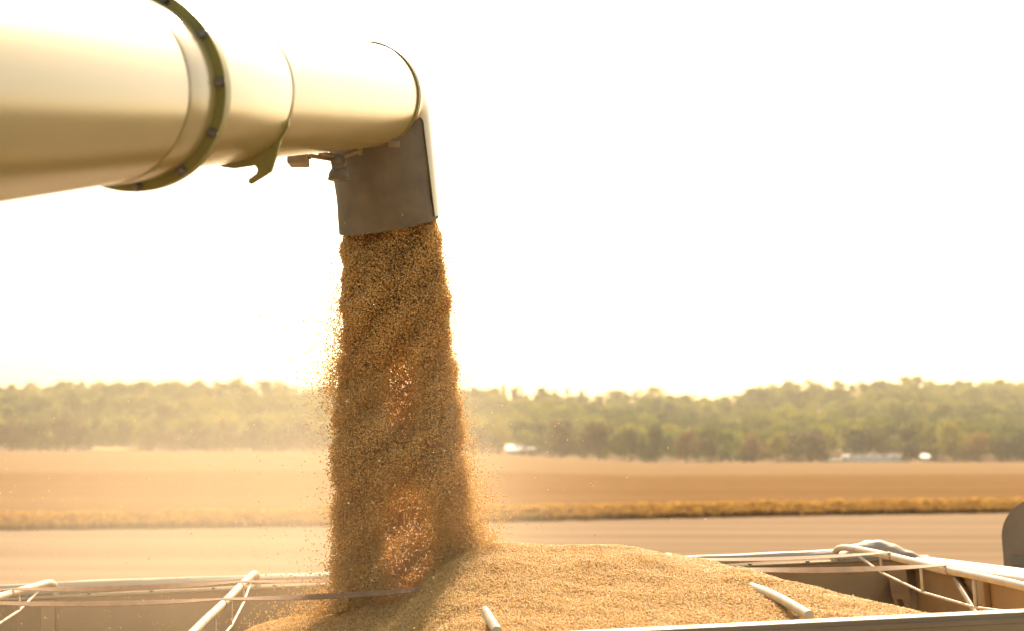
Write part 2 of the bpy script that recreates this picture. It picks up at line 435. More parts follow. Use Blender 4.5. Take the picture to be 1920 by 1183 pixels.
# crop plants along the front edge of the standing crop
def tuft_mesh(seed):
    r = np.random.default_rng(seed); V = []; Fc = []
    for i in range(70):
        h = r.uniform(0.05, 0.95); a = r.uniform(0, 6.28); rr = r.uniform(0, 0.24)
        c = np.array([rr * math.cos(a), rr * math.sin(a), h]); n = r.normal(size=3); n /= np.linalg.norm(n)
        u = np.cross(n, r.normal(size=3)); u /= np.linalg.norm(u); v = np.cross(n, u); s = r.uniform(0.03, 0.06)
        b = len(V)
        for k in range(4): V.append(c + u * math.cos(k * 1.57) * s * 1.3 + v * math.sin(k * 1.57) * s)
        Fc.append((b, b + 1, b + 2, b + 3))
    for i in range(7):
        a = r.uniform(0, 6.28); b = len(V); x, y_ = 0.1 * math.cos(a), 0.1 * math.sin(a); x2, y2 = x * 2.2, y_ * 2.2
        V += [(x - .006, y_, 0), (x + .006, y_, 0), (x2 + .006, y2, .9), (x2 - .006, y2, .9)]; Fc.append((b, b + 1, b + 2, b + 3))
    me = bpy.data.meshes.new('crop_plant'); me.from_pydata([tuple(x) for x in V], [], Fc); me.update(); return me
M_TUFT = mat('crop_leaves', (1, 1, 1), 0.8, rnd=[(0.0, (0.30, 0.16, 0.055)), (0.4, (0.46, 0.25, 0.07)), (0.75, (0.60, 0.35, 0.08)), (1.0, (0.58, 0.42, 0.09))], tr=0.5)
CROPC = proto_coll('crop_plant_shapes', [link('crop_plant', tuft_mesh(s), M_TUFT, None, smooth=False) for s in (1, 2, 3)])
pts = []; scl = []
for i in range(15000):
    px = random.uniform(-150, 2070); d = random.random() ** 1.2 * 2.4
    y = crop_front(px) - 0.15 + d + 0.4 * noise.noise((px * 0.035, 3, 0)); x = (px - CX) / F * y
    k = random.uniform(0.44, 0.66) * min(1.0, 0.50 + 0.50 * d / 1.0) * (1 + 0.12 * noise.noise((px * 0.02, 0, 5)))
    pts.append((x, y, ground(x, y) - 0.02)); scl.append((k, k, k))
o = points_obj('crop_edge', pts, scale=np.array(scl, dtype=np.float32)); o.data.materials.append(M_TUFT)
gn_instancer(o, CROPC, 1, 1, seed=8, upright=True, scale_attr='isc')
tag(o, 'golden leafy plants along the cut edge of the standing crop', 'crop', kind='stuff')

# ------------------------------------------------------------------ trailer frame of reference
AL, BE, GE = 0.0872, 0.0359, -0.040
Lx = Vector((math.cos(AL), math.sin(AL), BE)).normalized()
Cx = Vector((-math.sin(AL), math.cos(AL), GE)); Cx = (Cx - Lx * Cx.dot(Lx)).normalized()
Nx = Lx.cross(Cx)
OT = Vector((0, 3.93, HC - 0.54))
TM = Matrix(((Lx.x, Cx.x, Nx.x, OT.x), (Lx.y, Cx.y, Nx.y, OT.y), (Lx.z, Cx.z, Nx.z, OT.z), (0, 0, 0, 1)))
TI = TM.inverted()
W = 2.6; SF = 2.10; SB = -7.5
def tloc(px, py, t):
    """point of the trailer frame (s,t,z) where the line of sight crosses depth t"""
    o = TI @ CAM; d = TI.to_3x3() @ ray(px, py)
    return o + d * ((t - o.y) / d.y)
trailer = empty('grain_trailer', mat=TM)
tag(trailer, 'open grain trailer with cream bows and rolled tarp, half filled with soybeans', 'trailer')
# near wall, corrugated outside
bm = bmesh.new()
poly = [(0.0, -0.075), (-0.035, -0.075), (-0.052, -0.09)]
z = -0.09
while z > -1.5:
    poly += [(-0.052, z - 0.030), (-0.040, z - 0.036), (-0.040, z - 0.075), (-0.052, z - 0.081)]; z -= 0.081
poly += [(-0.052, -1.62), (0.0, -1.62)]
add_extrude(bm, poly, SB, 2.62)
obj('near_wall', bm, M_ALU, trailer, sharp=20)
bm = bmesh.new()
add_extrude(bm, [(0.012, -0.0745), (0.012, -0.0035), (-0.066, -0.0035), (-0.066, -0.070), (-0.060, -0.0745)], SB, 2.62, 1)
rail = obj('top_rail', bm, M_ALU, trailer, False)
bm = bmesh.new(); add_box(bm, (SB, -0.068, -0.003), (2.62, 0.013, 0.0)); obj('rail_cap', bm, M_RAIL, rail, False)
bm = bmesh.new()
add_box(bm, (SB, -0.0715, -0.030), (2.6, -0.0662, -0.014), 0.002)
obj('rail_bead', bm, M_ALU, rail, False)
# rivets on the rail and small hooks
for s in np.arange(-1.0, 2.5, 0.44):
    bm = bmesh.new(); q = (s + 0.06, -0.068, -0.052); add_tube(bm, [q, (q[0], -0.077, q[2])], [0.008, 0.006], 10)
    obj('tarp_hook', bm, M_BOLT, rail)
# far wall
bm = bmesh.new()
add_extrude(bm, [(W, -0.012), (W + 0.05, -0.012), (W + 0.05, -1.62), (W, -1.62)], SB, SF + 0.05)
obj('far_wall', bm, M_INNER, trailer, sharp=20)
bm = bmesh.new()
add_extrude(bm, [(W - 0.006, -0.0115), (W - 0.006, -0.004), (W - 0.003, 0.0), (W + 0.06, 0.0), (W + 0.06, -0.0115)], SB, SF + 0.05)
frail = obj('top_rail', bm, M_ALU, trailer, sharp=20)
bm = bmesh.new()
add_extrude(bm, [(W - 0.034, -0.004), (W - 0.034, 0.0015), (W - 0.0065, 0.0015), (W - 0.0065, -0.0085), (W - 0.010, -0.0085), (W - 0.010, -0.004)], SB, SF - 0.002)
obj('inner_ledge', bm, M_RAIL, frail, sharp=20)
for s in np.arange(-3.0, 2.0, 0.27):
    bm = bmesh.new(); add_tube(bm, [(s, W - 0.026, 0.001), (s, W - 0.026, 0.009)], [0.010, 0.008], 8)
    obj('ledge_bolt', bm, M_BOLT, frail)
# vertical inner ribs on the far wall
for s in np.arange(-4.6, 2.0, 1.37):
    bm = bmesh.new(); add_box(bm, (s, W - 0.022, -1.5), (s + 0.06, W - 0.0005, -0.0127), 0.004); obj('wall_rib', bm, M_INNER, trailer)
# front wall and cap
bm = bmesh.new(); add_box(bm, (SF, 0.013, -1.62), (SF + 0.05, W - 0.0125, -0.012)); obj('front_wall', bm, M_INNER, trailer, False)
bm = bmesh.new()
v0 = []
for t in np.linspace(0.02, W + 0.04, 28):
    k = min(1.0, (W + 0.06 - t) / 0.5) * 0.45 + 0.55
    v0.append([bm.verts.new(q) for q in ((SF - 0.035, t, -0.050 * k), (SF - 0.038, t, -0.040 * k), (SF - 0.03, t, -0.020), (SF - 0.01, t, -0.004), (SF + 0.02, t, 0.002), (SF + 0.07, t, 0.0), (SF + 0.07, t, -0.05), (SF + 0.051, t, -0.05), (SF + 0.051, t, -0.0115), (SF - 0.002, t, -0.0115))])
for a, b in zip(v0, v0[1:]):
    for q in range(10): bm.faces.new((a[q], a[(q + 1) % 10], b[(q + 1) % 10], b[q]))
bm.faces.new(v0[0][::-1]); bm.faces.new(v0[-1])
cap = obj('front_cap', bm, M_CAP, trailer, sharp=25)
for t in np.arange(0.35, 2.5, 0.42):
    bm = bmesh.new(); add_box(bm, (SF - 0.048, t, -0.046), (SF - 0.0385, t + 0.035, -0.026), 0.002); obj('cap_clip', bm, M_BOLT, cap)
for t in (0.9, 1.75):
    bm = bmesh.new(); add_box(bm, (SF - 0.03, t, -1.5), (SF - 0.0005, t + 0.07, -0.02), 0.004); obj('wall_rib', bm, M_INNER, trailer)
# hopper slopes and floor
bm = bmesh.new()
for a, b in (((SF, -1.1), (0.2, -2.0)), ((0.2, -2.0), (-1.8, -1.1)), ((-1.8, -1.1), (-3.8, -2.0)), ((-3.8, -2.0), (SB, -1.1))):
    v = [bm.verts.new(p) for p in ((a[0], 0.001, a[1]), (b[0], 0.001, b[1]), (b[0], W - 0.001, b[1]), (a[0], W - 0.001, a[1]))]
    v2 = [bm.verts.new((q.co.x, q.co.y, q.co.z - 0.01)) for q in v]
    bm.faces.new(v); bm.faces.new(v2[::-1])
    for k in range(4): bm.faces.new((v[k], v[(k + 1) % 4], v2[(k + 1) % 4], v2[k]))
obj('hopper_floor', bm, M_INNER, trailer, False)
# corner brace: slotted gusset between far and front wall
bm = bmesh.new()
q0 = Vector((SF - 0.33, W - 0.03, -0.075)); ux = Vector((0.33, -0.04, 0)).normalized(); uy = Vector((0, 0, -1))
q0.x += 0.20; add_plate(bm, [(0.00, 0.0), (0.020, 0.0), (0.045, 0.25), (0.10, 0.55), (0.08, 0.55), (0.03, 0.27)], q0, ux, uy, 0.006)
add_plate(bm, [(0.04, 0.0), (0.058, 0.0), (0.085, 0.22), (0.135, 0.55), (0.112, 0.55), (0.068, 0.24)], q0 + Vector((0, -0.008, 0)), ux, uy, 0.006)
add_plate(bm, [(-0.01, -0.05), (0.07, -0.05), (0.085, 0.12), (0.0, 0.10)], q0 + Vector((0, -0.016, 0)), ux, uy, 0.006)
obj('corner_brace', bm, M_ALU, trailer, False)
bm = bmesh.new(); add_tube(bm, [(SF - 0.02, 2.05, -0.06), (SF - 0.02, 1.25, -0.62)], 0.016, 8); obj('cross_brace', bm, M_ALU, trailer)

# bows
D = 0.879; S1 = -1.795
BOWP = [(W - 0.016, 0.0), (W - 0.020, 0.022), (W - 0.045, 0.046), (W - 0.10, 0.062), (W - 0.20, 0.069), (W - 0.34, 0.068), (1.86, 0.062), (1.3, 0.050), (0.75, 0.036), (0.4, 0.024), (0.15, 0.012), (0.045, 0.006)]
BT = [p[0] for p in BOWP[::-1]]; BZ = [p[1] for p in BOWP[::-1]]
BADJ = {-1: 0.0, 0: 0.012, 1: -0.022, 2: -0.008, 3: 0.012, 4: -0.018}   # each bow has settled a little differently
def bow_z(t, k=0):
    return float(np.interp(t, BT, BZ)) + BADJ.get(k, 0) * float(np.interp(t, [0, 0.4, 1.2, 2.2], [0.0, 1.0, 0.9, 0.0]))
def make_bow(s, kk, lean=0.0):
    bm = bmesh.new(); pts = [Vector((s + lean * (t - 1.3), t, bow_z(t, kk))) for t, z in BOWP]
    # round off
    fine = []
    for i in range(len(pts) - 1):
        p0 = pts[max(i - 1, 0)]; p1 = pts[i]; p2 = pts[i + 1]; p3 = pts[min(i + 2, len(pts) - 1)]
        for k in range(4):
            u = k / 4
            fine.append(0.5 * ((2 * p1) + (p2 - p0) * u + (2 * p0 - 5 * p1 + 4 * p2 - p3) * u * u + (3 * p1 - p0 - 3 * p2 + p3) * u ** 3))
    fine.append(pts[-1])
    add_tube(bm, fine, 0.0145, 14)
    b = obj('bow', bm, M_BOW, trailer)
    gaps = [(2.33, 0.0), (1.95, 0.065), (1.5, 0.098), (1.0, 0.10), (0.5, 0.07), (0.12, 0.0)]
    bm = bmesh.new()
    add_tube(bm, [Vector((s + lean * (t - 1.3), t, bow_z(t, kk) - 0.012 - g)) for t, g in gaps], 0.0052, 8)
    obj('truss_rod', bm, M_BOW, b)
    for t, g in gaps[1:-1]:
        bm = bmesh.new(); add_box(bm, (s + lean * (t - 1.3) - 0.003, t - 0.009, bow_z(t, kk) - 0.012 - g), (s + lean * (t - 1.3) + 0.003, t + 0.009, bow_z(t, kk) - 0.012), 0)
        obj('strut', bm, M_BOW, b)
    for t in ST:
        bm = bmesh.new(); add_tube(bm, [Vector((s + lean * (t - 1.3), t - 0.03, bow_z(t - .03, kk))), Vector((s + lean * (t - 1.3), t - 0.024, bow_z(t - .024, kk)))], 0.0158, 14)
        obj('strap_clip', bm, M_BOLT, b)
    return b
ST = (1.83, 1.24)                      # where the two straps cross the bows
for k in range(-1, 5): make_bow(S1 + k * D, k)
# straps over the bows
for t in ST:
    bm = bmesh.new(); pts = []; wv = []
    for k in range(-3, 5):
        s = S1 + k * D
        tw = random.uniform(-0.5, 0.5)
        for u in np.linspace(0, 1, 13)[:-1] if k < 4 else [0.0]:
            sag = 4 * u * (1 - u)
            pts.append(Vector((s + u * D, t + 0.012 * sag * math.sin(k * 2 + t), bow_z(t, k) * (1 - u) + bow_z(t, k + 1 if k < 4 else k) * u + 0.0165 - 0.012 * sag)))
            a = 0.12 + (0.45 + 0.35 * math.sin(k * 3.1 + t * 5)) * sag
            wv.append(Vector((0, math.cos(a), math.sin(a))) * 0.030)
    pts += [Vector((SF - 0.065, t - 0.02, -0.028)), Vector((SF - 0.064, t - 0.02, -0.04))]; wv += [Vector((0, 0.02, 0)), Vector((0, 0.02, 0))]
    add_ribbon(bm, pts, wv, 0.0022)
    obj('strap', bm, M_STRAP, trailer, sharp=60)
# rolled tarp along the far rail, slack and uneven
bm = bmesh.new(); rings = []; n = 260; seg = 20
for i in range(n + 1):
    s = SB + 0.2 + (1.86 - SB - 0.2) * i / n
    rr = 0.026 + 0.010 * noise.noise((s * 0.9, 0, 0)) + 0.012 * max(0, math.exp(-((s + 2.9) / 0.9) ** 2))
    if s > 1.0: rr *= 0.95
    zc = 0.027 + 0.008 * noise.noise((s * 1.3, 4, 0)); tc_ = W + 0.046 + 0.012 * noise.noise((s * 1.1, 9, 0))
    hump = math.exp(-((s - 1.90) / 0.17) ** 2)
    zc += 0.012 * hump; rr -= 0.006 * hump
    row = []
    for k in range(seg):
        a = k / seg * 2 * math.pi
        q = rr * (1 + 0.13 * math.sin(3 * a + s * 2.2) + 0.10 * noise.noise((s * 5, math.cos(a) * 1.5, math.sin(a) * 1.5)))
        ca, sa = math.cos(a), math.sin(a)
        row.append(bm.verts.new((s, tc_ + q * ca * 1.45, zc + q * sa * (1.0 if sa > 0 else 0.8))))
    rings.append(row)
for a, b in zip(rings, rings[1:]):
    for k in range(seg): bm.faces.new((a[k], a[(k + 1) % seg], b[(k + 1) % seg], b[k]))
bm.faces.new(rings[0][::-1]); bm.faces.new(rings[-1])
obj('rolled_tarp', bm, M_TARP, trailer, sharp=180)
# bunched tarp flap at the front end of the roll
bm = bmesh.new(); g = []
TOPL = [(1560, 1034), (1590, 1025), (1612, 1017), (1640, 1012), (1668, 1017), (1700, 1031), (1725, 1042), (1748, 1052)]
for i in range(33):
    px = 1560 + 188 * i / 32; py = lerp(px, [a[0] for a in TOPL], [a[1] for a in TOPL])
    q = tloc(px, py, W + 0.05); zb = -0.004; row = []
    for j in range(9):
        v = j / 8; bulge = 0.022 * math.sin(math.pi * v) * (1 + 0.5 * math.sin(i * 0.8))
        row.append(bm.verts.new((q.x + 0.01 * v, W + 0.05 - 0.05 * v - bulge, q.z + (zb - q.z) * v ** 1.2 + 0.003 * math.sin(i * 1.3 + v * 5))))
    g.append(row)
for a, b in zip(g, g[1:]):
    for j in range(8): bm.faces.new((a[j], a[j + 1], b[j + 1], b[j]))
# back of the fold
g2 = []
for a in g:
    g2.append([a[0]] + [bm.verts.new((a[0].co.x, W + 0.05 + 0.05 * k / 3, a[0].co.z + (0.0 - a[0].co.z) * (k / 3) ** 1.5)) for k in (1, 2, 3)])
for a, b in zip(g2, g2[1:]):
    for j in range(3): bm.faces.new((a[j + 1], a[j], b[j], b[j + 1]))
o = obj('tarp_flap', bm, M_TARP, trailer, sharp=180); md = o.modifiers.new('solid', 'SOLIDIFY'); md.thickness = 0.003

# ------------------------------------------------------------------ bean pile
def sp(x, k=18.0): return math.log1p(math.exp(min(60, x * k))) / k
def pile_z(s, t):
    top = lerp(t, [0, 0.3, 0.7, 1.0, 1.5, 2.0, 2.6], [-0.028, 0.0, 0.045, 0.085, 0.112, 0.085, 0.02])
    top += 0.024 * t * 0.9
    # humps along the ridge
    top += 0.045 * math.exp(-((s - 0.04) / 0.20) ** 2 - ((t - 1.4) / 0.5) ** 2) + 0.028 * math.exp(-((s - 0.52) / 0.30) ** 2 - ((t - 1.45) / 0.6) ** 2)
    top -= 0.215 * (1 / (1 + math.exp((s + 0.22) / 0.06))) * min(1, t / 0.7)          # lower under the stream
    top -= 0.04 * (1 / (1 + math.exp((s + 0.22) / 0.06))) * max(0, 1 - t / 0.7) 
    # right-hand face
    s0 = lerp(t, [0, 0.3, 0.7, 1.0, 1.6, 2.6], [1.30, 1.20, 0.98, 0.80, 0.55, 0.2])
    zr = -0.30 * max(0, s - (s0 - 0.15)) * 0
    top -= 0.26 * sp(s - s0, 9) + 0.34 * sp(s - s0 - 0.25, 9)
    # left-hand face
    top -= 0.55 * sp(-(s + 0.80 + 0.05 * (t - 1.0)), 14)
    # fresh cone where the stream lands
    top += 0.05 * math.exp(-((s + 0.40) / 0.16) ** 2 - ((t - 1.35) / 0.22) ** 2)
    # beans heaped over the two buried bows
    for kq, sb, ta, tb in ((3, S1 + 3 * D, 0.70, 2.75), (2, S1 + 2 * D, 0.60, 2.75)):
        if ta - 0.1 < t < tb:
            need = bow_z(t, kq) + 0.028; wgt = math.exp(-((s - sb) / 0.10) ** 2) * min(1, max(0, (t - ta + 0.06) / 0.08))
            if need > top: top = top + (need - top) * wgt
    top += 0.010 * (1 - abs(noise.noise((s * 3.1 + t * 1.2, t * 2.3 - s * 0.8, 7)))) ** 3 - 0.005
    top += 0.010 * noise.noise((s * 5, t * 5, 0)) + 0.004 * noise.noise((s * 16, t * 16, 3))
    return top
gs = np.arange(-2.6, 2.095, 0.02); gt = np.append(np.arange(0.003, W - 0.02, 0.02), W - 0.003)
H = np.array([[pile_z(s, t) for t in gt] for s in gs])
H = np.maximum(H, -1.0)
bv = []; bf = []
nt_ = len(gt)
for i, s in enumerate(gs):
    for j, t in enumerate(gt): bv.append((s, t, H[i, j] - 0.004))
for i in range(len(gs) - 1):
    for j in range(nt_ - 1):
        a = i * nt_ + j; bf.append((a, a + 1, a + nt_ + 1, a + nt_))
sp_ = 0.0062
S, T = np.meshgrid(np.arange(-1.35, 1.95, sp_), np.arange(0.006, 2.1, sp_ * 0.9))
S = S.ravel() + rng.uniform(-0.45, 0.45, S.size) * sp_; T = np.clip(T.ravel() + rng.uniform(-0.45, 0.45, T.size) * sp_, 0.005, None)
def hsample(S, T):
    fi = np.clip((S - gs[0]) / 0.02, 0, len(gs) - 2.001); fj = np.clip((T - gt[0]) / 0.02, 0, nt_ - 2.001)
    i = fi.astype(int); j = fj.astype(int); a = fi - i; b = fj - j
    return H[i, j] * (1 - a) * (1 - b) + H[i + 1, j] * a * (1 - b) + H[i, j + 1] * (1 - a) * b + H[i + 1, j + 1] * a * b
Z = hsample(S, T) + rng.uniform(-0.0035, 0.0042, S.size)
# drop the far side nobody can see: keep beans in front of the ridge and on the visible faces
keep = (Z > -0.45) & (T < 1.95)
pts = np.stack([S, T, Z], 1)[keep]
pile = points_obj('soybean_pile', pts, base=(bv, bf), m=M_PILE)
gn_instancer(pile, beans, 0.85, 1.2, seed=11)
pile.matrix_world = TM
n = 420
hs = rng.uniform(-0.8, 1.5, n); ht = rng.uniform(0.05, 1.5, n)
bm = bmesh.new()
for k in range(7):
    a = k / 6; r_ = 0.0035 * math.sin(math.pi * (0.08 + 0.84 * a))
    for sg in (-1, 1): bm.verts.new((a * 0.026 - 0.013, sg * r_, 0.003 * math.sin(math.pi * a)))
bm.verts.ensure_lookup_table()
for k in range(6): bm.faces.new((bm.verts[2 * k], bm.verts[2 * k + 1], bm.verts[2 * k + 3], bm.verts[2 * k + 2]))
HUSK = proto_coll('husk_shapes', [obj('pod_husk', bm, mat('pod_husk', (0.55, 0.42, 0.24), 0.7, tr=0.3, rnd=[(0, (0.30, 0.19, 0.09)), (0.5, (0.66, 0.50, 0.28)), (1, (0.80, 0.70, 0.48))]))])
hk = points_obj('pod_husks', np.stack([hs, ht, hsample(hs, ht) + 0.006], 1)); hk.data.materials.append(M_CHAFF)
gn_instancer(hk, HUSK, 0.25, 0.6, seed=41); hk.matrix_world = TM
tag(hk, 'dry pod husks and chaff scattered over the soybean heap', 'chaff', kind='stuff')
tag(pile, 'heap of golden soybeans filling the middle of the trailer', 'soybeans', kind='stuff')
print('pile beans', len(pts))

# ------------------------------------------------------------------ falling stream
# silhouettes of the stream read as left / right edges by height
LY = [430, 480, 540, 600, 660, 700, 760, 840, 900, 960, 1030, 1090, 1150]
LX = [645, 641, 637, 638, 644, 630, 625, 622, 624, 621, 621, 626, 626]
RX = [822, 832, 842, 846, 848, 858, 866, 872, 876, 884, 896, 892, 880]
YS = 5.37
def stream(n):
    out = []
    py = rng.uniform(404, 1172, n * 3)
    u = rng.uniform(-1, 1, n * 3); v = rng.normal(0, 1, n * 3)
    wob = rng.random(n * 3)
    lx = np.interp(py, LY, LX); rx = np.interp(py, LY, RX)
    lx = lx + 3.0 * np.sin(py * 0.062 + 1.0) + 2.2 * np.sin(py * 0.117) - 2 * np.sin(py * 0.031)
    rx = rx + 2.6 * np.sin(py * 0.055 + 2.0) + 2.0 * np.sin(py * 0.101 + 1)
    # soft edge, growing looser further down
    loose = np.interp(py, [430, 700, 1150], [0.008, 0.024, 0.05])
    uu = np.sign(u) * (np.abs(u)) + rng.normal(0, 1, n * 3) * loose
    px = (lx + rx) / 2 + uu * (rx - lx) / 2 * 0.985
    dep = np.interp(py, [430, 1150], [0.125, 0.15]) * np.sqrt(np.clip(1.1 - u * u, 0.05, 1)) * (1 + 0.24 * np.sin(py * 0.034 + 3.1 * u) * np.cos(5.2 * u + py * 0.011) + 0.12 * np.sin(py * 0.075 + 6 * u))
    # a window between two strands where only a thin sheet at the back remains
    def win(cx, cy, rx_, ry_): return ((px - cx) / rx_) ** 2 + ((py - cy) / ry_) ** 2
    w1 = win(764, 1015, 54, 112); w2 = win(752, 745, 34, 82)
    thin = np.clip((1.5 - np.minimum(w1, w2 * 1.15)) * 1.0 + rng.normal(0, 0.22, n * 3), 0, 1)
    keep = rng.random(n * 3) > thin * 0.60
    vv = np.where(thin > rng.random(n * 3) * 0.9, np.abs(v) * 0.18 + 1.05, np.clip(v, -2, 2) * 0.55)
    Y = YS + vv * dep + 0.03 * np.sin(py * 0.02)
    # rounder density: fewer at extreme edges
    k2 = rng.random(n * 3) < np.clip(1.15 - np.abs(u) ** 6 * 0.7, 0, 1)
    m = keep & k2
    px, py, Y = px[m][:n], py[m][:n], Y[m][:n]
    return px, py, Y
def unproj(px, py, Y):
    a = (px - CX) / F; b = -(py - CY) / F
    dx = a; dy = math.cos(TH) - b * math.sin(TH); dz = math.sin(TH) + b * math.cos(TH)
    k = Y / dy
    return np.stack([dx * k, Y, HC + dz * k], 1)
A = unproj(*stream(280000))
# grains shed from the sides
def shed(n, side):
    py = np.where(rng.random(n) < 0.75, rng.normal(680 if side < 0 else 940, 60 if side < 0 else 80, n), rng.uniform(440, 1120, n))
    py = np.clip(py, 430, 1130)
    e = np.interp(py, LY, LX if side < 0 else RX)
    d = rng.exponential(1.0, n) * np.interp(py, [430, 600, 700, 1100], [6, 14, 17, 22] if side < 0 else [4, 6, 8, 20])
    return unproj(e + side * (d - 2), py, YS + rng.normal(0, 0.1, n))
B1 = shed(2100, -1); B2 = shed(2600, 1)
# splash ring where the stream meets the heap
n = 3600
px = 652 - rng.exponential(42, n); py = 1150 - rng.exponential(26, n) + (620 - px) * 0.25
C1 = unproj(px, py, YS + rng.normal(0.05, 0.15, n))
px = rng.normal(900, 22, 3000); py = 1075 - rng.exponential(40, 3000) + (px - 900) * -0.2
C2 = unproj(px, np.clip(py, 930, 1110), YS + rng.normal(0, 0.1, 3000))
# strays all around, farther from the stream
n = 900
px = 745 + rng.normal(0, 1, n) * 190; py = rng.uniform(330, 1130, n); C3 = unproj(px, py, YS + rng.normal(0, 0.3, n))
pts = np.vstack([A, B1, B2, C1, C2, C3[rng.random(n) < 0.35]])
fall = points_obj('falling_soybeans', pts); fall.data.materials.append(M_BEAN)
gn_instancer(fall, beans, 0.60, 0.92, seed=21)
tag(fall, 'dense stream of soybeans pouring from the spout onto the heap', 'soybeans', kind='stuff')
# chaff and dust flakes floating in the sunlit air
n = 1500
bmc = bmesh.new(); v = [bmc.verts.new(p) for p in ((-0.0016, 0, 0), (0, 0.0011, 0.0006), (0.0018, 0, 0), (0, -0.001, 0.0005))]; bmc.faces.new(v)
CH_ = proto_coll('chaff_shapes', [obj('chaff_flake', bmc, M_CHAFF, smooth=False)])
px = np.where(rng.random(n) < 0.6, rng.uniform(-40, 640, n), 745 + rng.normal(0, 170, n)); py = 1180 - np.abs(rng.normal(0, 260, n))
pts = unproj(px, py, rng.uniform(3.6, 7.5, n))
o = points_obj('airborne_chaff', pts); o.data.materials.append(M_CHAFF)
gn_instancer(o, CH_, 0.6, 2.2, seed=31)
tag(o, 'pale specks of chaff drifting in the air around the stream', 'chaff', kind='stuff')

# ------------------------------------------------------------------ unloading auger
AX = Vector((0.1506, 1.0, 0.2305)).normalized()        # axis direction
E0 = P(690, 180, 5.10)                                  # centre of the end ring
RA = 0.188
def on_axis(Y): return E0 + AX * ((Y - E0.y) / AX.y)
U1 = Vector((AX.y, -AX.x, 0)).normalized()              # to the right, seen along the axis
V1 = U1.cross(AX) * 1.0                                 # up
if V1.z < 0: V1 = -V1
def axY(px):                                            # depth where the axis crosses picture column px
    lo, hi = 1.0, 6.0
    for _ in range(40):
        m = (lo + hi) / 2; p = on_axis(m)
        if CX + F * p.x / p.y < px: lo = m
        else: hi = m
    return lo
auger = empty('unloading_auger', on_axis(1.0))
AM = Matrix.Translation(-on_axis(1.0))
def aobj(name, bm, m, parent=None, **k):
    bmesh.ops.transform(bm, matrix=AM, verts=bm.verts)
    return obj(name, bm, m, parent or auger, **k)
tag(auger, 'glossy yellow green unloading auger pouring soybeans from its dark drooping spout', 'auger')
def lathe(bm, prof, seg=96, closed=True, off=0.0):
    """prof: (distance Y along the axis, radius)"""
    rings = []
    for Y, r in prof:
        c = on_axis(Y) - V1 * off - U1 * off * 0.5
        rings.append([bm.verts.new(c + (U1 * math.cos(k / seg * 6.283185) + V1 * math.sin(k / seg * 6.283185)) * r) for k in range(seg)])
    m = len(rings)
    for i in range(m if closed else m - 1):
        a, b = rings[i], rings[(i + 1) % m]
        for k in range(seg): bm.faces.new((a[k], a[(k + 1) % seg], b[(k + 1) % seg], b[k]))
YF = axY(233); YC = axY(409); YR = E0.y
RB = RA * 1.062
bm = bmesh.new(); lathe(bm, [(0.4, RA * 1.20), (2.4, RA * 1.108), (YF - 0.16, RB), (YF - 0.16, RB - 0.004), (0.4, RA * 1.20 - 0.004)], off=0.008); aobj('tube_section', bm, M_AUG)
bm = bmesh.new(); lathe(bm, [(YF - 0.155, RB + 0.0005), (YF - 0.145, RB + 0.003), (YF - 0.011, RB + 0.003), (YF - 0.011, RB - 0.004), (YF - 0.155, RB - 0.004)], off=0.008); aobj('collar', bm, M_AUG)
bm = bmesh.new(); lathe(bm, [(YF - 0.010, RA * 1.185), (YF + 0.0, RA * 1.19), (YF + 0.022, RA * 1.19), (YF + 0.022, RA * 0.96), (YF - 0.010, RA * 0.96)], off=0.008); fl = aobj('flange', bm, M_FLANGE)
bm = bmesh.new(); lathe(bm, [(YF + 0.0225, RA * 1.012), (YC - 0.01, RA * 1.012), (YC + 0.002, RA * 1.002), (YC + 0.002, RA - 0.006), (YF + 0.0225, RA - 0.006)]); aobj('tube_section', bm, M_AUG)
bm = bmesh.new(); lathe(bm, [(YC + 0.0025, RA), (YR, RA), (YR, RA - 0.005), (YC + 0.0025, RA - 0.005)]); aobj('tube_section', bm, M_AUG)
for k in range(12):
    a = R_(2 + 30 * k); d = U1 * math.cos(a) + V1 * math.sin(a); c = on_axis(YF) - V1 * 0.008 - U1 * 0.004 + d * RA * 1.125
    bm = bmesh.new(); add_tube(bm, [c - AX * 0.0095, c - AX * 0.013], 0.0125, 14); add_tube(bm, [c - AX * 0.0125, c - AX * 0.024], 0.0085, 6)
    aobj('bolt', bm, M_BOLT, fl, sharp=30)
# clamp band with hooked plate under it
bm = bmesh.new(); lathe(bm, [(YC - 0.012, RA * 1.012), (YC - 0.010, RA * 1.0165), (YC + 0.012, RA * 1.0165), (YC + 0.014, RA * 1.001)]); aobj('clamp_band', bm, M_AUG)
bm = bmesh.new()
def at_c(px, py):                                       # point in the plane of the clamp, seen at px,py
    c = on_axis(YC); d = ray(px, py); k = (c - CAM).dot(AX) / d.dot(AX); return CAM + d * k
hook = [(545, 205), (541, 238), (527, 263), (519, 292), (509, 323), (492, 334), (472, 346), (466, 343), (468, 336), (482, 326), (484, 318), (479, 311), (467, 313), (440, 317), (418, 314), (412, 310), (440, 306), (475, 296), (505, 276), (528, 244), (539, 205)]
pp = [at_c(*q) for q in hook]
A_ = [bm.verts.new(p - AX * 0.004) for p in pp]; B_ = [bm.verts.new(p + AX * 0.008) for p in pp]
bm.faces.new(A_); bm.faces.new(B_[::-1])
for i in range(len(pp)): bm.faces.new((A_[i], A_[(i + 1) % len(pp)], B_[(i + 1) % len(pp)], B_[i]))
aobj('hook_plate', bm, M_FLANGE, smooth=False)
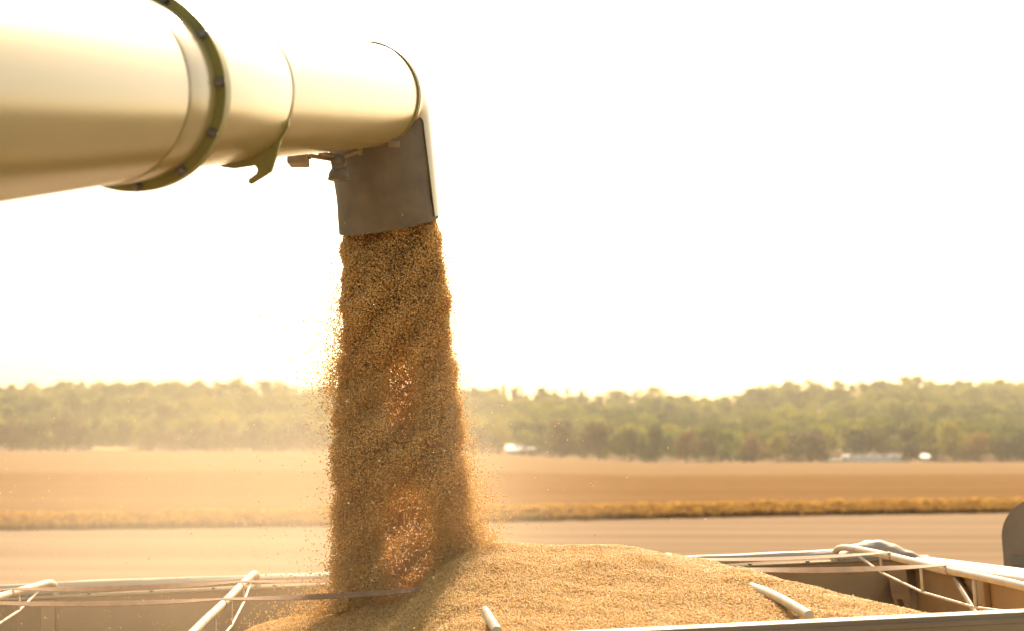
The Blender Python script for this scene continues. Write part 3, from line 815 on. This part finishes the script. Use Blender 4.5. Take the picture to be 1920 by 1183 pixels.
# end ring: dark gasket and a green band low on the right
bm = bmesh.new(); lathe(bm, [(YR - 0.014, RA + 0.001), (YR - 0.012, RA + 0.006), (YR - 0.004, RA + 0.006), (YR - 0.002, RA + 0.001)]); aobj('end_band', bm, M_FLANGE)
bm = bmesh.new(); lathe(bm, [(YR - 0.0015, RA - 0.006), (YR - 0.0015, RA + 0.0065), (YR + 0.007, RA + 0.0065), (YR + 0.007, RA - 0.006)]); aobj('gasket', bm, M_BLACK)
# hood: elbow that turns the flow down, metal shell over the outer side
DN = Vector((0.085, 0.28, -1.0)).normalized()           # way the spout points
def elbow_frames(n, lead=0.025, rc=0.11, tail=0.385):
    """centreline points and directions from the end ring, bending to DN"""
    out = [(E0 + AX * 0.0075, AX.copy())]
    p0 = E0 + AX * lead; ax = AX.cross(DN).normalized(); tot = AX.angle(DN)
    cc = p0 + (DN - AX * DN.dot(AX)).normalized() * rc
    for i in range(n + 1):
        q = Matrix.Rotation(tot * i / n, 3, ax)
        out.append((cc + q @ (p0 - cc), q @ AX))
    pe, de = out[-1]
    out += [(pe + de * tail * k / 8, de.copy()) for k in range(1, 9)]
    return out, ax
EF, SIDE = elbow_frames(14)
SIDE = SIDE if SIDE.x > 0 else -SIDE
pe = EF[-1][0]; dv = pe - CAM; print('boot end', pe, CX + F * dv.x / (dv.y * math.cos(TH) + dv.z * math.sin(TH)), CY - F * (-dv.y * math.sin(TH) + dv.z * math.cos(TH)) / (dv.y * math.cos(TH) + dv.z * math.sin(TH)))
def shell(bm, fr, A0, A1, rad, th, seg=40, grow=0.0, endcut=None):
    """open shell of angle range a0..a1 about the centreline (0 = outer side of the bend)"""
    I = []; O = []
    n = len(fr)
    for i, (p, d) in enumerate(fr):
        sx_ = (SIDE - d * SIDE.dot(d)).normalized(); ou = d.cross(sx_)
        if ou.dot(AX - DN) < 0: ou = -ou                # outer side of the bend: up / away
        ri = []; ro = []
        w_ = i / (n - 1); a0 = A0[0] + (A0[1] - A0[0]) * w_ if isinstance(A0, tuple) else A0; a1 = A1[0] + (A1[1] - A1[0]) * w_ if isinstance(A1, tuple) else A1
        for k in range(seg + 1):
            a = a0 + (a1 - a0) * k / seg
            v = ou * math.cos(a) + sx_ * math.sin(a)
            r0 = rad + grow * i / (n - 1)
            q = p
            if endcut and i == n - 1: q = p + d * endcut * math.sin(a)
            ri.append(bm.verts.new(q + v * r0)); ro.append(bm.verts.new(q + v * (r0 + th)))
        I.append(ri); O.append(ro)
    for i in range(n - 1):
        for k in range(seg):
            bm.faces.new((I[i][k], I[i][k + 1], I[i + 1][k + 1], I[i + 1][k])); bm.faces.new((O[i][k], O[i + 1][k], O[i + 1][k + 1], O[i][k + 1]))
        for k in (0, seg): bm.faces.new((I[i][k], O[i][k], O[i + 1][k], I[i + 1][k]))
    for i in (0, n - 1):
        for k in range(seg): bm.faces.new((I[i][k], I[i][k + 1], O[i][k + 1], O[i][k]))
bm = bmesh.new(); shell(bm, EF, (-R_(150), -R_(80)), (R_(122), R_(104)), RA + 0.003, 0.004, grow=0.002, endcut=-0.03); aobj('spout_hood', bm, M_AUG)
bm = bmesh.new(); shell(bm, EF[9:], R_(0), R_(360), RA - 0.006, 0.008, endcut=-0.014, seg=72)
for v in bm.verts:
    k = noise.noise_vector(v.co * 6.0) * 0.006 + noise.noise_vector(v.co * 15.0) * 0.0018
    v.co += Vector((k.x, k.y, k.z * 0.5))
aobj('spout_boot', bm, M_RUBBER)
# hinge under the tube: arm, knob, bracket box, tabs
def at_v(px, py, Y): return P(px, py, Y)
bm = bmesh.new()
add_tube(bm, [at_v(578, 292, 4.86), at_v(608, 297, 4.96), at_v(632, 301, 5.02)], 0.008, 8)
add_tube(bm, [at_v(600, 288, 4.90), at_v(640, 296, 5.02), at_v(668, 285, 5.06)], 0.009, 8)
aobj('hinge_arm', bm, M_BRKT)
bm = bmesh.new()
kc = at_v(636, 306, 5.0)
add_tube(bm, [kc + Vector((0, 0.04, 0)), kc + Vector((0, -0.03, 0))], 0.027, 18)
add_tube(bm, [kc + Vector((0, -0.03, 0)), kc + Vector((0, -0.045, 0))], 0.013, 6)
kn = aobj('hinge_knob', bm, M_GREY, sharp=30)
bm = bmesh.new()
n = 26; r0 = []; r1 = []; r2 = []
for k in range(n):
    a = k / n * 6.283; q = 1 + 0.16 * (k % 2)
    r0.append(bm.verts.new(kc + Vector((math.cos(a) * 0.019 * q, math.sin(a) * 0.019 * q, -0.012))))
    r1.append(bm.verts.new(kc + Vector((math.cos(a) * 0.031 * q, math.sin(a) * 0.031 * q, -0.036))))
    r2.append(bm.verts.new(kc + Vector((math.cos(a) * 0.035 * q, math.sin(a) * 0.035 * q, -0.062))))
for a, b in ((r0, r1), (r1, r2)):
    for k in range(n): bm.faces.new((a[k], a[(k + 1) % n], b[(k + 1) % n], b[k]))
bm.faces.new(r0[::-1]); bm.faces.new(r2)
aobj('ribbed_boot', bm, M_GREY, kn, sharp=15)
bm = bmesh.new(); a = at_v(538, 284, 4.74); b = at_v(578, 312, 4.80)
add_box(bm, (a.x, a.y, b.z), (b.x, b.y + 0.03, a.z), 0.003); add_tube(bm, [Vector((b.x, b.y, (a.z + b.z) / 2 + .008)), Vector((b.x + 0.009, b.y, (a.z + b.z) / 2 + .008))], 0.005, 6)
aobj('bracket_box', bm, M_BRKT)
bm = bmesh.new(); c = at_v(676, 284, 5.0); add_box(bm, c + Vector((-0.008, -0.004, -0.014)), c + Vector((0.006, 0.004, 0.014)), 0.001); aobj('tab', bm, M_FLANGE)
bm = bmesh.new(); c = at_v(738, 271, 5.06); add_box(bm, c + Vector((-0.02, -0.004, -0.010)), c + Vector((0.02, 0.006, 0.012)), 0.002); aobj('tab', bm, M_BRKT)
bm = bmesh.new(); c = at_v(789, 174, 5.16); add_tube(bm, [c, c + Vector((0.016, 0, 0.001))], 0.005, 6); add_tube(bm, [c + Vector((-0.004, 0, -0.03)), c + Vector((0, 0, 0.006))], 0.003, 6); aobj('latch', bm, M_BOLT)

# ------------------------------------------------------------------ truck in front of the trailer
def truck():
    t = empty('truck', mat=TM)
    tag(t, 'grey brown truck cab with rounded rear fairing at the right edge, ahead of the trailer', 'truck')
    M_CAB = mat('cab_paint', (0.17, 0.135, 0.10), 0.5, 0.1, col2=(0.13, 0.10, 0.07), nscale=4)
    a = tloc(1880, 1030, 2.55)
    s0 = a.x; zc = tloc(1880, 1008, 2.55).z
    bm = bmesh.new(); poly = []
    for k in range(15):
        an = k / 14 * math.pi / 2; poly.append((2.00 + 0.55 * math.cos(an), zc + 0.20 * math.sin(an)))
    for k in range(15):
        an = math.pi / 2 + k / 14 * math.pi / 2; poly.append((0.40 + 0.35 * math.cos(an), zc + 0.20 * math.sin(an)))
    poly += [(0.05, -1.6), (2.55, -1.6)]
    add_extrude(bm, poly, s0, s0 + 2.0)
    obj('cab_body', bm, M_CAB, t, sharp=30)
    o_ = TI @ CAM; d_ = TI.to_3x3() @ ray(1908, 1050); q = o_ + d_ * ((s0 - o_.x) / d_.x)
    bm = bmesh.new()
    add_box(bm, (s0 - 0.012, q.y - 0.85, q.z - 0.50), (s0 - 0.001, q.y + 0.05, q.z + 0.02), 0.004); f = obj('window_frame', bm, M_BLACK, t)
    bm = bmesh.new(); add_box(bm, (s0 - 0.016, q.y - 0.81, q.z - 0.46), (s0 - 0.0125, q.y + 0.01, q.z - 0.02)); obj('pane', bm, M_DARKG, f, False)
truck()

# ------------------------------------------------------------------ single trees in the front of the wood
KINDS = {
    'olive': (0.155, 0.15, 0.025), 'green': (0.09, 0.115, 0.022), 'yellow': (0.36, 0.31, 0.035), 'lime': (0.25, 0.28, 0.035),
    'rust': (0.26, 0.15, 0.035), 'brown': (0.17, 0.125, 0.04), 'dark': (0.05, 0.06, 0.018), 'orange': (0.38, 0.23, 0.04)}
MF = {k: mat('foliage_' + k, c, 0.8, tr=0.35, col2=tuple(x * 0.7 for x in c), nscale=2.5) for k, c in KINDS.items()}
def tree(px, base, top, wpx, kind, label, d=None, seed=0):
    y = (d if d else edge_d(px) + 3); x = (px - CX) / F * y; z = ground(x, y)
    zt = HC + (YH - top + (8 if y < 600 else 0)) / F * y; h = max(3.0, zt - z); wd = wpx * (1.22 if y < 600 else 1.0) / F * y
    t = empty('tree', (x, y, z)); tag(t, label, 'tree', 'trees at the foot of the wooded hills')
    me = crown_mesh(seed, 900, wd=1.0, low=0.06 if base else 0.15)
    co = np.empty(len(me.vertices) * 3, dtype=np.float32); me.vertices.foreach_get('co', co); co = co.reshape(-1, 3)
    ext = max(np.ptp(co[:, 0]), 0.1); co[:, :2] *= wd / ext / 1.0; co[:, 2] *= h / co[:, 2].max()
    me.vertices.foreach_set('co', co.ravel()); me.update()
    link('crown', me, MF[kind], t, smooth=False)
    obj('trunk', trunk_bm(h, seed), M_BARK, t)
TREES = [
 # px, top, width, kind, label
 (24, 782, 70, 'brown', 'broad hazy brown tree at the far left edge of the field'),
 (78, 790, 62, 'olive', 'olive rounded tree second from the left edge of the field'),
 (128, 786, 58, 'brown', 'dull brown tree left of the dark gap by the yellow patch'),
 (160, 806, 34, 'dark', 'dark narrow tree just left of the yellow field patch'),
 (203, 792, 50, 'lime', 'bright yellow green tree standing behind the yellow field patch'),
 (288, 818, 46, 'olive', 'low olive bush just right of the yellow field patch'),
 (330, 812, 50, 'brown', 'low brownish bush in front of the pink field strip'),
 (376, 806, 48, 'dark', 'dark green bush right of the pink field strip'),
 (425, 792, 66, 'olive', 'wide olive bush midway between the yellow patch and the bean stream'),
 (478, 788, 62, 'green', 'green rounded tree at the field edge left of the stream, fourth from it'),
 (528, 800, 52, 'olive', 'olive tree at the field edge, third left of the bean stream'),
 (572, 794, 50, 'brown', 'brownish tree at the field edge, second left of the bean stream'),
 (610, 802, 40, 'green', 'green tree nearest the left side of the bean stream'),
 (893, 808, 44, 'dark', 'dark green tree close to the right side of the bean stream'),
 (937, 795, 50, 'yellow', 'bright yellow green tree behind the small white farmhouse'),
 (985, 812, 44, 'lime', 'pale green bush right behind the small farmhouse'),
 (1052, 792, 66, 'brown', 'round brown tree right of the farmhouse at the field corner'),
 (1122, 796, 70, 'brown', 'wide dull brown tree at the edge of the pale field wedge'),
 (1180, 806, 48, 'olive', 'olive tree where the pale field wedge narrows'),
 (1228, 798, 54, 'green', 'green tree at the tip of the pale field wedge'),
 (1285, 812, 50, 'rust', 'reddish tinged tree right of the tip of the pale field wedge'),
 (1330, 800, 46, 'olive', 'upright olive tree in the middle right field edge'),
 (1368, 812, 44, 'lime', 'small lime bush in the middle right field edge'),
 (1410, 816, 52, 'rust', 'round orange brown bush in the middle right field edge'),
 (1456, 812, 44, 'yellow', 'yellowish bush left of the broad brown tree'),
 (1520, 812, 78, 'brown', 'broad brown tree just left of the long white greenhouse'),
 (1600, 806, 52, 'dark', 'dark tree rising behind the left half of the white greenhouse'),
 (1650, 800, 50, 'olive', 'olive tree rising behind the right half of the white greenhouse'),
 (1703, 806, 36, 'dark', 'dark narrow tree between the greenhouse and the white shed'),
 (1785, 796, 54, 'yellow', 'tall yellow green tree right of the white shed'),
 (1750, 822, 40, 'olive', 'low olive bush behind the white shed'),
 (1830, 812, 48, 'orange', 'golden orange bush right of the tall yellow green tree'),
 (1872, 816, 46, 'olive', 'low olive bush second from the right edge of the field'),
 (1915, 806, 44, 'green', 'green bush at the right edge of the field'),
]
for i, (px, top, wpx, kind, label) in enumerate(TREES):
    dd = None
    if 'behind the small' in label: dd = edge_d(px) + 14
    if 'behind' in label and 'greenhouse' in label: dd = edge_d(px) + 16
    if 'behind the white shed' in label: dd = edge_d(px) + 12
    if 'behind the yellow' in label: dd = edge_d(px) + 30
    tree(px, 1, top, wpx, kind, label, dd, 500 + i)
SKY_TREES = [
 (888, 722, 26, 'olive', 'rounded tree on the hilltop closest to the right of the stream'),
 (925, 724, 42, 'rust', 'reddish round tree on the hilltop left of the pale house'),
 (945, 715, 15, 'dark', 'slim dark tree on the hilltop behind the reddish round tree'),
 (970, 717, 26, 'green', 'dark green tree on the hilltop above the pale house'),
 (1013, 724, 40, 'olive', 'rounded olive tree on the hilltop right of the pale house'),
 (1041, 726, 18, 'dark', 'dark upright tree on the hilltop left of the pink tower'),
 (1064, 725, 17, 'green', 'slim tree on the hilltop directly behind the pink tower'),
 (1088, 728, 20, 'olive', 'slim tree on the hilltop right of the pink tower')]
for i, (px, top, wpx, kind, label) in enumerate(SKY_TREES):
    tree(px, 1, top, wpx, kind, label, 812, 700 + i)

# ------------------------------------------------------------------ far buildings and field patches
M_WHITE = mat('white_boards', (0.55, 0.50, 0.44), 0.6, col2=(0.42, 0.37, 0.31), nscale=1.2)
M_ROOF = mat('pale_roof', (0.62, 0.56, 0.48), 0.5, col2=(0.5, 0.44, 0.37), nscale=2)
M_DARK = mat('dark_window', (0.05, 0.05, 0.05), 0.3)
M_PINK = mat('pink_brick', (0.50, 0.33, 0.26), 0.7, col2=(0.42, 0.27, 0.21), nscale=1.5)
M_GLASS = mat('bright_greenhouse_film', (0.62, 0.60, 0.55), 0.3, ior=1.6)
def house(name, px, d, wpx, hw, hr, label, cat, wallm, roofm, depth=7.0, windows=3, door=True):
    x = (px - CX) / F * d; z = min(ground(x - 3, d), ground(x + 3, d + depth)); w2 = wpx / F * d / 2
    h = empty(name, (x, d, z)); tag(h, label, cat)
    bm = bmesh.new(); add_box(bm, (-w2, 0, -1.0), (w2, depth, hw)); obj('wall', bm, wallm, h, False)
    bm = bmesh.new(); rl = [(-0.35, hw), (depth / 2, hw + hr), (depth + 0.35, hw), (depth + 0.35, hw + 0.18), (depth / 2, hw + hr + 0.2), (-0.35, hw + 0.18)]
    A = [bm.verts.new((-w2 - 0.4, a, b)) for a, b in rl]; B = [bm.verts.new((w2 + 0.4, a, b)) for a, b in rl]
    bm.faces.new(A); bm.faces.new(B[::-1])
    for i in range(6): bm.faces.new((A[i], A[(i + 1) % 6], B[(i + 1) % 6], B[i]))
    obj('roof', bm, roofm, h, False)
    for sx_ in (-w2, w2):
        bm = bmesh.new(); v = [bm.verts.new((sx_ * 0.995, a, b)) for a, b in ((0.01, hw), (depth - 0.01, hw), (depth / 2, hw + hr))]; bm.faces.new(v)
        obj('gable', bm, wallm, h, False)
    for k in range(windows):
        c = -w2 + (k + 0.75) * 2 * w2 / (windows + 0.5)
        bm = bmesh.new(); add_box(bm, (c - 0.45, -0.05, hw * 0.4), (c + 0.45, 0.02, hw * 0.8)); obj('window', bm, M_DARK, h, False)
    if door:
        bm = bmesh.new(); add_box(bm, (w2 * 0.7, -0.05, 0), (w2 * 0.7 + 0.9, 0.02, 2.0)); obj('door', bm, M_DARK, h, False)
    return h
house('farmhouse', 966, edge_d(966) + 4, 32, 1.7, 1.6, 'small white farmhouse with pale roof at the far field edge', 'house', M_WHITE, M_ROOF)
house('house', 966, 805, 30, 2.8, 1.4, 'pale house among trees high on the wooded hilltop', 'house', M_WHITE, M_ROOF)
# dark shed beside the farmhouse
house('shed', 996, edge_d(996) + 4, 12, 2.2, 0.6, 'small dark shed standing right of the white farmhouse', 'shed', mat('dark_shed_boards', (0.10, 0.10, 0.09), 0.8), mat('dark_shed_roof', (0.13, 0.13, 0.12), 0.8), depth=4, windows=0, door=False)
# pink tower on the hill
x = (1066 - CX) / F * 800; z = ground(x, 800)
t = empty('tower', (x, 800, z)); tag(t, 'slim pinkish tower rising among the hilltop trees', 'tower')
bm = bmesh.new(); add_tube(bm, [(0, 0, -1), (0, 0, 8.5)], [2.0, 1.8], 20); obj('wall', bm, M_PINK, t)
bm = bmesh.new(); add_tube(bm, [(0, 0, 8.5), (0, 0, 9.6)], [2.1, 0.2], 20); obj('roof', bm, M_ROOF, t)
# long greenhouse: arched bays
gx0, gx1 = 1586, 1702; gd = edge_d(1640) + 5
x0 = (gx0 - CX) / F * gd; x1 = (gx1 - CX) / F * gd; z = min(ground(x0, gd), ground(x1, gd)) 
gh = empty('greenhouse', ((x0 + x1) / 2, gd, z)); tag(gh, 'long low white greenhouse of arched bays at the right field edge', 'greenhouse')
nb = 6; bw = (x1 - x0) / nb
for k in range(nb):
    if k == 3: pass
    bm = bmesh.new(); cx_ = -(x1 - x0) / 2 + (k + 0.5) * bw
    poly = [(cx_ - bw * 0.47, -0.6)] + [(cx_ - bw * 0.47 * math.cos(a), 1.3 + 1.15 * math.sin(a)) for a in np.linspace(0, math.pi, 11)] + [(cx_ + bw * 0.47, -0.6)]
    A = [bm.verts.new((a, 0, b)) for a, b in poly]; B = [bm.verts.new((a, 9, b)) for a, b in poly]
    bm.faces.new(A); bm.faces.new(B[::-1])
    for i in range(len(poly)): bm.faces.new((A[i], A[(i + 1) % len(poly)], B[(i + 1) % len(poly)], B[i]))
    obj('bay', bm, M_GLASS, gh, sharp=30)
bm = bmesh.new(); add_box(bm, (-(x1 - x0) / 2 - 7, 2, -0.5), (-(x1 - x0) / 2 - 0.2, 6, 1.1)); obj('annex', bm, M_WHITE, gh, False)
house('white_shed', 1731, edge_d(1731) + 4, 14, 1.5, 0.9, 'small bright white shed right of the long greenhouse', 'shed', M_GLASS, M_GLASS, depth=4, windows=0, door=False)
# yellow patch and pink strip of field in the wood's clearings
M_YEL = mat('yellow_crop', (0.42, 0.29, 0.05), 0.9, col2=(0.36, 0.26, 0.05), nscale=0.2)
tag(obj('yellow_field', sheet('f', 176, 262, 449, 468, 0.9, M_YEL, '', 12, 8), M_YEL), 'small bright yellow field patch in a clearing', kind='structure')
M_PST = mat('pink_stubble', (0.38, 0.25, 0.14), 0.9)
tag(obj('pink_field', sheet('f', 262, 368, 505, 570, 0.3, M_PST, '', 12, 8), M_PST), 'pinkish strip of bare field among the trees', kind='structure')

# ------------------------------------------------------------------ dust hanging left of and under the stream
DU = bpy.data.materials.new('dust'); DU.use_nodes = True
N = DU.node_tree.nodes; L = DU.node_tree.links; N.remove(N['Principled BSDF'])
pv = N.new('ShaderNodeVolumePrincipled'); pv.inputs['Color'].default_value = (0.96, 0.83, 0.64, 1); pv.inputs['Anisotropy'].default_value = 0.4
tc = N.new('ShaderNodeTexCoord'); vl = N.new('ShaderNodeVectorMath'); vl.operation = 'LENGTH'; L.new(tc.outputs['Object'], vl.inputs[0])
mr = N.new('ShaderNodeMapRange'); mr.interpolation_type = 'SMOOTHSTEP'; mr.inputs[1].default_value = 1.0; mr.inputs[2].default_value = 0.15; mr.inputs[3].default_value = 0.0; mr.inputs[4].default_value = 0.125
L.new(vl.outputs['Value'], mr.inputs[0]); L.new(mr.outputs[0], pv.inputs['Density']); L.new(pv.outputs[0], N['Material Output'].inputs['Volume'])
bm = bmesh.new(); bmesh.ops.create_icosphere(bm, subdivisions=4, radius=1.0)
o = obj('dust_cloud', bm, DU); o.location = (-1.15, 6.3, 3.0); o.scale = (2.0, 2.1, 1.2)
tag(o, 'thin golden dust cloud drifting left of the falling beans', kind='stuff')
DU2 = DU.copy(); DU2.name = 'stream_dust'
for n in DU2.node_tree.nodes:
    if n.type == 'MAP_RANGE': n.inputs[4].default_value = 0.22
bm = bmesh.new(); bmesh.ops.create_icosphere(bm, subdivisions=4, radius=1.0)
o = obj('stream_dust', bm, DU2); o.location = (-0.42, 5.30, 3.15); o.scale = (0.62, 0.62, 0.95)
tag(o, 'fine dust shed around the lower half of the stream', kind='stuff')

# ------------------------------------------------------------------ haze
bm = bmesh.new(); add_box(bm, (-1400, -260, -50), (1400, 1340, 60))
HZ = bpy.data.materials.new('haze'); HZ.use_nodes = True
N = HZ.node_tree.nodes; N.remove(N['Principled BSDF'])
pv = N.new('ShaderNodeVolumePrincipled'); pv.inputs['Color'].default_value = (1.0, 0.93, 0.80, 1)
pv.inputs['Density'].default_value = 0.00021; pv.inputs['Anisotropy'].default_value = 0.45
HZ.node_tree.links.new(pv.outputs[0], N['Material Output'].inputs['Volume'])
hz = obj('haze', bm, HZ, smooth=False); tag(hz, 'warm dusty haze lying over the fields', kind='stuff')
